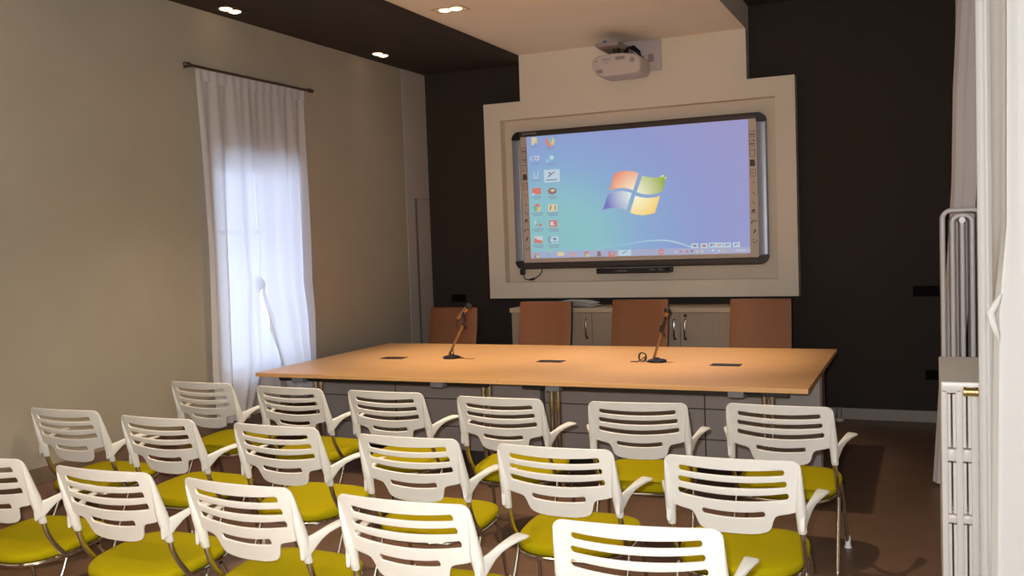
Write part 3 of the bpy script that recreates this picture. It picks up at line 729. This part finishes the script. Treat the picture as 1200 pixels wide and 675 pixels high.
for k, (x, z) in enumerate([(2.383, 1.451), (2.516, 1.447), (2.558, 1.45), (2.612, 1.449), (2.657, 1.451), (2.702, 1.444), (2.749, 1.448), (2.841, 1.452), (2.894, 1.447), (2.932, 1.446)]):
    it = [(disc(x, z, .026 if k == 0 else .010, 12), [6, 3, 6, 6, 7, 8, 0, 4, 4, 8][k])]
    if k == 0: it += [(rect(x - .008, z, .006, .028), 4), (rect(x + .010, z + .006, .014, .006), 4), (rect(x + .010, z - .006, .014, .006), 4)]
    layered('tray_icon', it, -0.1430)
layered('clock_text', [(rect(3.08, 1.447, .09, .010), 3)], -0.1430)
for k, (x, z) in enumerate([(2.683, 1.497), (2.765, 1.495), (2.837, 1.498), (2.9, 1.496), (2.966, 1.496), (3.043, 1.496)]):
    layered('tool_button', [(rect(x, z, .060, .042), 4), (rect(x, z, .034, .020), [11, 6, 10, 1, 11, 11][k]), (rect(x + .004, z - .004, .016, .010), [7, 10, 4, 4, 3, 3][k])], -0.1430)
# tool strips printed on both margins
def tools(pts):
    mb = MB()
    def q(poly): mb.prism([(x - OX, z - OZ) for x, z in poly], 1, -0.1412 - OY, -0.1398 - OY)
    def frame(x, z, w_, h_, t_=.0035):
        for p in (rect(x - w_ / 2, z, t_, h_), rect(x + w_ / 2, z, t_, h_), rect(x, z - h_ / 2, w_, t_), rect(x, z + h_ / 2, w_, t_)): q(p)
    for k, (x, z) in enumerate(pts):
        if k < 3:
            frame(x, z, .042, .056)
            q([(x + .008, z + .028), (x + .021, z + .014), (x + .021, z + .028)])
            if k < 2: q(rect(x, z - .004, .042, .004)); q(ringpoly(x, z - .004, .012, .008, 0, 350))
        elif k == 3: q([(x - .021, z - .028), (x + .021, z - .028), (x + .021, z + .018), (x + .010, z + .028), (x - .021, z + .028)])
        elif k == 4: frame(x, z, .042, .056); q(rect(x, z - .004, .014, .005)); q(rect(x - .006, z + .008, .006, .006))
        elif k in (5, 6, 7): s_ = .006 + .003 * (k - 5); q([(x - s_, z + s_), (x - s_ + .005, z + s_ + .003), (x + s_, z - s_), (x + s_ - .005, z - s_ - .002)]); q(rect(x + s_ + .006, z - s_ - .006, .005, .005))
        elif k == 8: q(rect(x, z - .012, .045, .005)); q(rect(x, z + .006, .024, .018)); q(rect(x - .012, z - .004, .005, .016))
        elif k == 9: q(ringpoly(x + .002, z - .012, .026, .019, 30, 170)); q([(x - .030, z - .002), (x - .016, z + .006), (x - .018, z - .018)])
        elif k == 10: q([(x - .014, z - .014), (x - .004, z - .020), (x + .014, z + .014), (x + .004, z + .020)])
        else: q(ringpoly(x, z, .020, .015, 190, 400)); q(rect(x - .012, z + .012, .016, .004))
    return mb
TR_ = [(3.194, 2.428), (3.192, 2.348), (3.192, 2.267), (3.192, 2.184), (3.195, 2.099), (3.197, 2.018), (3.197, 1.928), (3.196, 1.847), (3.194, 1.776), (3.196, 1.686), (3.199, 1.605), (3.199, 1.525)]
TL_ = [(1.101, z) for _, z in TR_]
tools(TR_).build('tool_strip', M['ink'], wb, smooth=False); tools(TL_).build('tool_strip', M['ink'], wb, smooth=False)
text_mesh('promethean', 0.034, M['logotext'], 'brand_lettering', wb, loc(1.165, -0.1535, 2.585), (PI / 2, 0, 0), 0.85)
# round bolt on the lower left corner, dangling lead
MB().lathe(loc(1.030, -0.160, 1.362), [(.030, 0), (.030, .004), (.018, .007), (.004, .007)], 20, (0, -1, 0)).build('corner_bolt', M['darkmetal'], wb)
ld = MB(); lbox(ld, 1.02, 1.065, -0.150, -0.112, 1.270, 1.323, .006)
ld.tube([loc(1.045, -.13, 1.272), loc(1.06, -.132, 1.235), loc(1.10, -.134, 1.222), loc(1.16, -.134, 1.232), loc(1.21, -.132, 1.262), loc(1.235, -.13, 1.300), loc(1.24, -.13, 1.322)], .0055, 8)
ld.tube([loc(1.115, -.134, 1.223), loc(1.16, -.134, 1.233)], .011, 10)
ld.build('pen_lead', M['black'], wb)
# pen tray
pt = MB(); lbox(pt, 1.805, 2.480, -0.235, -0.101, 1.270, 1.300, .006); lbox(pt, 1.805, 2.480, -0.235, -0.215, 1.296, 1.318, .005); lbox(pt, 2.445, 2.480, -0.235, -0.101, 1.297, 1.318, .004); lbox(pt, 1.805, 1.84, -0.235, -0.101, 1.297, 1.318, .004)
tray = pt.build('pen_tray', M['black'], wb)
pb = MB(); lbox(pb, 2.00, 2.09, -.237, -.2345, 1.290, 1.298); lbox(pb, 2.30, 2.345, -.237, -.2345, 1.296, 1.304); lbox(pb, 2.38, 2.42, -.237, -.2345, 1.296, 1.304)
pb.build('tray_marks', M['greyplastic'], tray)
rb = MB(); lbox(rb, 1.975, 1.992, -.2372, -.2345, 1.288, 1.297); rb.build('tray_light', mat('red indicator', rgb(190, 30, 30), .4), tray)

# ------------------------------------------------------------------ projector
pj = thing('wall_projector', 'white short-throw projector on a wall bracket above the whiteboard', 'projector', (2.15, -0.15, 3.05))
PX, PY, PZ = 2.15, -0.15, 3.05
def pbox(mb, x0, x1, y0, y1, z0, z1, b=0): return mb.box(x0 - PX, x1 - PX, y0 - PY, y1 - PY, z0 - PZ, z1 - PZ, b)
pbox(MB(), 2.06, 2.437, -0.165, -0.1455, 3.035, 3.305, .009).build('wall_plate', mat('lilac white plate', rgb(196, 184, 186), .5), pj)
# arm and bracket
a = MB(); pbox(a, 2.10, 2.19, -0.52, -0.165, 3.20, 3.245, .005); pbox(a, 2.02, 2.215, -0.72, -0.36, 3.185, 3.215, .005)
a.build('bracket_arm', M['projgrey'], pj)
a = MB(); a.tube([(2.15 - PX, -.55 - PY, 3.19 - PZ), (2.15 - PX, -.55 - PY, 3.13 - PZ)], .03, 16); a.build('bracket_post', M['darkmetal'], pj)
MB().lathe((2.10 - PX, -.70 - PY, 3.214 - PZ), [(.018, 0), (.02, .012), (.012, .02)], 14).build('bracket_knob', M['bluecap'], pj)
c = MB()
for k in range(4):
    q = .010 * k
    c.tube([(2.20 - PX + q, -.50 - PY, 3.142 - PZ), (2.205 - PX + q, -.47 - PY, 3.185 - PZ + q * .6), (2.235 - PX + q, -.42 - PY, 3.205 - PZ + q * .5), (2.27 - PX + q, -.36 - PY, 3.18 - PZ), (2.275 - PX, -.25 - PY, 3.165 - PZ), (2.275 - PX, -.166 - PY, 3.16 - PZ)], .008, 8)
c.build('cable_bundle', M['black'], pj)
pbox(MB(), 2.32, 2.37, -0.172, -0.166, 3.115, 3.185, .002).build('plate_socket', M['projgrey'], pj)
# body: rounded lozenge outline seen from the front, lofted back
def body_ring(y, grow):
    pts = [(1.938, 3.085), (1.950, 3.110), (1.975, 3.128), (2.03, 3.138), (2.12, 3.145), (2.22, 3.142), (2.30, 3.128), (2.352, 3.108), (2.374, 3.085), (2.378, 3.03), (2.374, 2.985), (2.360, 2.966), (2.30, 2.958), (2.15, 2.955), (2.03, 2.955), (1.995, 2.968), (1.960, 3.005), (1.942, 3.045)]
    cx, cz = 2.155, 3.045
    return [(cx + (x - cx) * grow - PX, y - PY, cz + (z - cz) * grow - PZ) for x, z in pts]
b = MB().loft([body_ring(-.60, .93), body_ring(-.592, .965), body_ring(-.575, .99), body_ring(-.55, 1.0), body_ring(-.34, 1.0), body_ring(-.315, .97)])
body = b.build('body', M['projwhite'], pj, angle=25)
fp = MB(); pbox(fp, 2.155, 2.235, -0.604, -0.598, 3.085, 3.112, .002); fp.build('front_window', M['projgrey'], body)
fl = MB().lathe((2.30 - PX, -.598 - PY, 3.075 - PZ), [(.022, 0), (.022, .003), (.014, .004), (.003, .004)], 20, (0, -1, 0)); fl.build('front_vent', M['projgrey'], body)
vt = MB()
for k in range(6): pbox(vt, 1.985 + .0, 2.04, -0.604, -0.597, 2.985 + .006 * k, 2.988 + .006 * k)
vt.build('side_grille', M['projgrey'], body)
text_mesh('EPSON', 0.020, M['ink'], 'brand_lettering', body, (2.075 - PX, -.6015 - PY, 3.098 - PZ), (PI / 2, 0, 0), 1.1)
text_mesh('3LCD', 0.014, M['ink'], 'model_lettering', body, (2.075 - PX, -.6015 - PY, 3.070 - PZ), (PI / 2, 0, 0), 1.0)
lv = MB().lathe((1.985 - PX, -.599 - PY, 3.09 - PZ), [(.006, 0), (.006, .004)], 10, (0, -1, 0)); lv.build('indicator_lamp', M['ink'], body)

# ------------------------------------------------------------------ wall sockets, chrome foot
M['sockblack'] = mat('matt black socket plastic', rgb(20, 18, 18), .8, spec=.05)
def socket(x, z, w_, h_, label):
    r = thing('wall_socket', label, 'wall socket', (x, -0.001, z))
    MB().box(-w_ / 2, w_ / 2, -0.011, 0, -h_ / 2, h_ / 2, .003).build('plate', M['sockblack'], r)
    m = MB()
    for k in (-1, 0, 1): m.box(k * w_ * .29 - w_ * .12, k * w_ * .29 + w_ * .12, -.0135, -.0105, -h_ * .3, h_ * .3, .001)
    m.build('socket_insert', M['sockblack'], r)
socket(0.293, 1.047, 0.16, 0.075, 'black wall socket plate on the dark wall above the left tan chair')
socket(4.53, 1.073, 0.20, 0.085, 'black wall socket plate at mid height on the dark wall beside the radiator')
socket(4.565, 0.392, 0.10, 0.08, 'small black wall socket low on the dark wall beside the radiator')
st = thing('chrome_foot', 'small chrome foot on the floor by the grey skirting, right of the table end', 'chrome foot', (3.85, -0.10, 0))  # chrome foot with two posts, standing in for another chair's leg
MB().lathe((0, 0, 0), [(.042, 0), (.044, .010), (.036, .024), (.014, .032)], 20).build('base', mat('bright satin chrome', (.9, .9, .88, 1), .35, .6), st)
for s_ in (-1, 1): MB().tube([(s_ * .016, .01, .03), (s_ * .018, .02, .12)], .005, 10).build('post', M['chrome'], st)

# ------------------------------------------------------------------ curtains
def curtain_left():
    r = thing('window_curtain', 'sheer white curtain knotted and parted low down, glowing over the left window', 'curtain', (0.075, -2.75, 0))
    NY, NZ = 150, 90
    ztop = 2.812; ycut = -2.80; zk = 1.335; zs = 1.335; zf = 0.76
    mb = MB()
    def fold(u, v):
        return (0.007 + 0.034 * min(1, v * 2)) * (math.sin(u * 44 + 0.5 * math.sin(v * 3)) * (0.55 + 0.45 * math.sin(u * 7 + 1)) + 0.5 * math.sin(u * 17 + 1.3)) + .004 * math.sin(u * 90) * max(0, 1 - v * 4)
    def pos(i, j, side):
        u = i / NY; v = j / NZ
        y_ = -3.335 + u * 1.20
        z = ztop + (0.41 - ztop) * v
        x = fold(u, v)
        dk = y_ - ycut
        # cloth bunched into a knot
        g = math.exp(-((z - zk) / 0.20) ** 2) * math.exp(-(dk / 0.16) ** 2)
        y_ -= dk * 0.40 * g; x += 0.050 * math.exp(-((z - zk - .02) / 0.045) ** 2) * math.exp(-(dk / 0.045) ** 2)
        # drape hanging to the right of the knot
        if side > 0:
            c_ = 0.035 + 0.05 * min(1, max(0, (zk - z) / 0.25))
            x += 0.030 * math.exp(-((dk - c_) / 0.028) ** 2) * max(0, min(1, (z - 1.02) / .08)) * max(0, min(1, (zk + .06 - z) / .06))
            if z < zs: y_ += 0.34 * (zs - z) * max(0, 1 - abs(dk) / 0.62); x += 0.02 * min(1, (zs - z) * 4)
        else:
            if dk > 0: x -= 0.035 * min(1, dk / 0.04); y_ = ycut + dk * max(0.0, min(1.0, (zs - z) / 0.55))
            if z < zf: y_ -= 0.55 * (zf - z) * max(0, 1 - abs(dk) / 0.44); x += 0.03 * min(1, (zf - z) * 3)
        y_ = max(y_ + 0.012 * math.sin(v * 5), -3.37)
        return (x, y_ + 2.75, z)
    im = int(round((ycut + 3.335) / 1.20 * NY))
    j0 = int((ztop - zs) / (ztop - .41) * NZ) - 2
    for (a, b, side, js) in ((0, im, -1, 0), (im, im + 36, -1, j0), (im, NY, 1, 0)):
        n = b - a + 1
        vs = [pos(i, j, side) for j in range(js, NZ + 1) for i in range(a, b + 1)]
        fs = [(j * n + i, j * n + i + 1, (j + 1) * n + i + 1, (j + 1) * n + i) for j in range(NZ - js) for i in range(n - 1)]
        mb.add(vs, fs)
    mb.build('cloth', M['sheer'], r, angle=180)
    # heading band on the rod
    hb = MB()
    vs = []; n = 100
    for k in range(n + 1):
        u = k / n; y_ = -3.335 + 1.20 * u + 2.75; x = 0.012 + 0.004 * math.sin(u * 90)
        vs += [(x - .004, y_, 2.750), (x - .004, y_, 2.826)]
    hb.add(vs, [(2 * k, 2 * k + 2, 2 * k + 3, 2 * k + 1) for k in range(n)])
    hb.build('heading_tape', M['sheer'], r, angle=180)
    return r
curtain_left()
rd = thing('curtain_rod', 'thin dark curtain rod with end finial above the left window', 'curtain rod', (0.085, -2.70, 2.838))
MB().tube([(0, -0.68, 0), (0, 0.62, 0)], .009, 12).build('pole', M['rod'], rd)
for s_, y in ((-1, -0.68), (1, 0.62)): MB().lathe((0, y, 0), [(.009, 0), (.016, .01), (.018, .03), (.008, .045), (.014, .06), (.004, .07)], 14, (0, s_, 0)).build('finial', M['rod'], rd)
for y in (-0.655, 0.60): MB().tube([(0, y, 0), (-0.083, y, 0)], .007, 10).build('rod_bracket', M['rod'], rd)

def curtain_right(name, label, path, mat_, flare=None, waves=0.02, freq=40, zt=3.05, zb=0.02, nz=40, loc0=(4.8, -5, 0)):
    r = thing(name, label, 'curtain', loc0)
    # resample plan path
    P = [Vector((x, y)) for x, y in path]; S = [0]
    for a, b in zip(P, P[1:]): S.append(S[-1] + (b - a).length)
    n = 140; vs = []
    for j in range(nz + 1):
        v = j / nz; z = zt + (zb - zt) * v
        for i in range(n + 1):
            s_ = S[-1] * i / n; k = 0
            while k < len(S) - 2 and S[k + 1] < s_: k += 1
            f = (s_ - S[k]) / (S[k + 1] - S[k]); p = P[k].lerp(P[k + 1], f); d = (P[k + 1] - P[k]).normalized()
            nrm = Vector((-d.y, d.x))
            o = waves * (math.sin(s_ * freq + 0.5 * math.sin(v * 4)) + 0.4 * math.sin(s_ * freq * 2.3 + 1))
            o *= min(1, 4 * min(i, n - i) / n + .15)
            q = p + nrm * o
            x, y = q.x, q.y
            if flare: x += flare(v, (y, i / n))
            vs.append((x - loc0[0], y - loc0[1], z))
    m = n + 1
    fs = [(j * m + i, j * m + i + 1, (j + 1) * m + i + 1, (j + 1) * m + i) for j in range(nz) for i in range(n)]
    MB().add(vs, fs).build('cloth', mat_, r, angle=180)
    return r
def fl_far(v, t):
    # the near fold swings into the room towards the floor
    prof = [(0, 0.02), (0.05, 0.012), (.25, -0.03), (.42, -0.045), (.72, -0.115), (1.0, -0.185)]
    return lerp_pts(prof, v) * max(0.2, 1 - t[1])
def fl_near(v, t):
    # the front fold leans across the bundle towards the floor
    return lerp_pts([(0, .05), (.31, .05), (.5, .043), (.58, .012), (.9, -.008), (1, -.01)], v) * max(0, 1 - abs(t[1] - 0.766) / 0.12)
curtain_right('window_curtain', 'grey-white curtain hanging behind the tall tubular radiator, flaring out at the floor',
              [(4.862, -2.10), (4.80, -2.09), (4.745, -2.06), (4.725, -2.0), (4.735, -1.9), (4.745, -1.6), (4.745, -1.2), (4.745, -0.9)], M['voilegrey'], fl_far, 0.012, 46, 3.2, 0.02, 40, (4.8, -1.6, 0))
near = curtain_right('window_curtain', 'bright white curtain in the right foreground, cut off by the edge of the photo',
              [(4.866, -4.70), (4.80, -4.72), (4.720, -4.74), (4.699, -4.80), (4.716, -4.815), (4.730, -4.80), (4.746, -4.84), (4.740, -5.00), (4.724, -5.08), (4.716, -5.15), (4.735, -5.18), (4.765, -5.175), (4.80, -5.165), (4.835, -5.16), (4.866, -5.12)], M['voile'], fl_near, 0.0012, 48, 3.2, 0.02, 60, (4.8, -5.0, 0))

MB().tube([(4.745 - 4.8, -.195, 1.40), (4.732 - 4.8, -.21, 1.375), (4.714 - 4.8, -.215, 1.345), (4.72 - 4.8, -.215, 1.315), (4.732 - 4.8, -.21, 1.28), (4.738 - 4.8, -.19, 1.255)], [.004, .010, .013, .012, .009, .003], 12).build('gathered_fold', M['voile'], near)

# ------------------------------------------------------------------ radiators
rt = thing('tubular_radiator', 'tall pale tubular radiator standing behind the low white radiator', 'radiator', (4.73, -2.52, 0))
NCOL, NSEC = 5, 8
for k in range(NSEC):
    y = -0.19 + k * 0.05
    s = MB(); xs = [-0.11 + 0.048 * q for q in range(NCOL)]
    zt_ = 1.655
    # outer loop bends over the top, the inner tubes run into the header
    def bend(x0, x1, zb_, zt2, rr):
        pts = [(x0, y, zb_)]
        for a in range(0, 10): pts.append((x0 + rr - rr * math.cos(a * PI / 18), y, zt2 - rr + rr * math.sin(a * PI / 18)))
        for a in range(0, 10): pts.append((x1 - rr + rr * math.sin(a * PI / 18), y, zt2 - rr + rr * math.cos(a * PI / 18)))
        pts.append((x1, y, zb_)); return pts
    s.tube(bend(xs[0], xs[4], .15, 1.685, .045), .0125, 12)
    s.tube(bend(xs[1], xs[3], .15, 1.655, .036), .0125, 12)
    s.tube([(xs[2], y, .15), (xs[2], y, 1.655)], .0125, 12)
    s.tube([(xs[0], y, .15), (xs[4], y, .15)], .0135, 12)
    s.build('radiator_section', M['radgrey'], rt)
h = MB()
for zz in (.17, 1.63): h.tube([(-.015, -.215, zz), (-.015, .185, zz)], .016, 14)
h.build('header_pipe', M['radgrey'], rt)
f = MB()
for yy in (-.15, .12):
    f.tube([(-.08, yy, .15), (-.08, yy, .006)], .012, 12); f.tube([(.05, yy, .15), (.05, yy, .006)], .012, 12)
f.build('radiator_feet', M['radgrey'], rt)

rl = thing('column_radiator', 'low white column radiator with brass plug beside the near curtain', 'radiator', (4.685, -3.96, 0))
NS = 13; ZTOP = 1.0
for k in range(NS):
    y0 = -0.38 + k * 0.0595; y1 = y0 + 0.056
    s = MB(); xe = .128
    gx = [-.062, -.008, .046, .100]        # grooves between the columns
    s.box(-.1, xe, y0, y1, ZTOP - .045, ZTOP, .006)                                  # head
    cols_ = [(-.1, gx[0] - .014)] + [(gx[i] + .014, gx[i + 1] - .014) for i in range(3)] + [(gx[3] + .014, xe)]
    for a, b in cols_: s.box(a, b, y0, y1, .06, ZTOP - .03, .006)
    for za, zb_ in ((.685, .735), (.44, .474), (.06, .12)):
        for g_ in gx: s.box(g_ - .018, g_ + .018, y0 + .002, y1 - .002, za, zb_, .008)
    for g_ in gx:                                                                     # raised inner rims of the openings
        for za, zb_ in ((.74, .95), (.478, .68), (.125, .435)):
            for sx in (-1, 1): s.box(g_ + sx * .0088 - .0056, g_ + sx * .0088 + .0056, y0 + .006, y1 - .006, za, zb_, .002)
    if k in (1, NS - 2):
        s.box(-.085, -.045, y0 + .01, y1 - .01, 0, .08, .004); s.box(.06, .10, y0 + .01, y1 - .01, 0, .08, .004)
    s.build('radiator_section', M['radwhite'], rl)
pl = MB().lathe((-.022, -.402, .966), [(.012, 0), (.0185, .002), (.0185, .012), (.0165, .014), (.0165, .040), (.0185, .042), (.0185, .052), (.012, .054), (.012, .085)], 20, (1, 0, 0))
pl.tube([(.045, -.402, .966), (.045, -.378, .966)], .012, 14)
pl.build('bleed_valve', M['brass'], rl)

# ------------------------------------------------------------------ daylight, flash, camera
wld = bpy.data.worlds.new('outdoor daylight'); scn.world = wld; wld.use_nodes = True
bg = wld.node_tree.nodes['Background']; bg.inputs['Color'].default_value = (0.62, 0.76, 1.0, 1); bg.inputs['Strength'].default_value = 2.0
al = bpy.data.lights.new('daylight_at_window', 'AREA'); al.shape = 'RECTANGLE'; al.size = 2.4; al.size_y = 2.4; al.energy = 50; al.color = (0.54, 0.70, 1.0)
ao = bpy.data.objects.new('daylight_at_window', al); COL.objects.link(ao); ao.location = (-1.15, -2.70, 1.35); ao.rotation_euler = (0, -PI / 2, 0)
fl = bpy.data.lights.new('camera_flash', 'POINT'); fl.energy = 305; fl.color = (0.91, 0.96, 1.0); fl.shadow_soft_size = 0.02
fo = bpy.data.objects.new('camera_flash', fl); COL.objects.link(fo); fo.location = (4.50, -8.40, 1.70)

cd = bpy.data.cameras.new('photo_camera'); cam = bpy.data.objects.new('photo_camera', cd); COL.objects.link(cam)
F_PX, YAW, PITCH, ROLL = 1114.155, 0.413346, 0.052077, -0.035394
fwd = Vector((-math.sin(YAW) * math.cos(PITCH), math.cos(YAW) * math.cos(PITCH), -math.sin(PITCH)))
rgt = Vector((math.cos(YAW), math.sin(YAW), 0)); up = rgt.cross(fwd)
r2 = rgt * math.cos(ROLL) + up * math.sin(ROLL); u2 = -rgt * math.sin(ROLL) + up * math.cos(ROLL)
cam.matrix_world = Matrix(((r2.x, u2.x, -fwd.x, 4.5452), (r2.y, u2.y, -fwd.y, -8.3834), (r2.z, u2.z, -fwd.z, 1.6171), (0, 0, 0, 1)))
cd.sensor_fit = 'HORIZONTAL'; cd.sensor_width = 36.0; cd.lens = F_PX * 36.0 / 1200.0; cd.clip_start = 0.05
scn.camera = cam
scn.view_settings.view_transform = 'Standard'; scn.view_settings.look = 'None'
scn.view_settings.gamma = 1.0; scn.view_settings.exposure = 0.38; scn.view_settings.use_curve_mapping = False
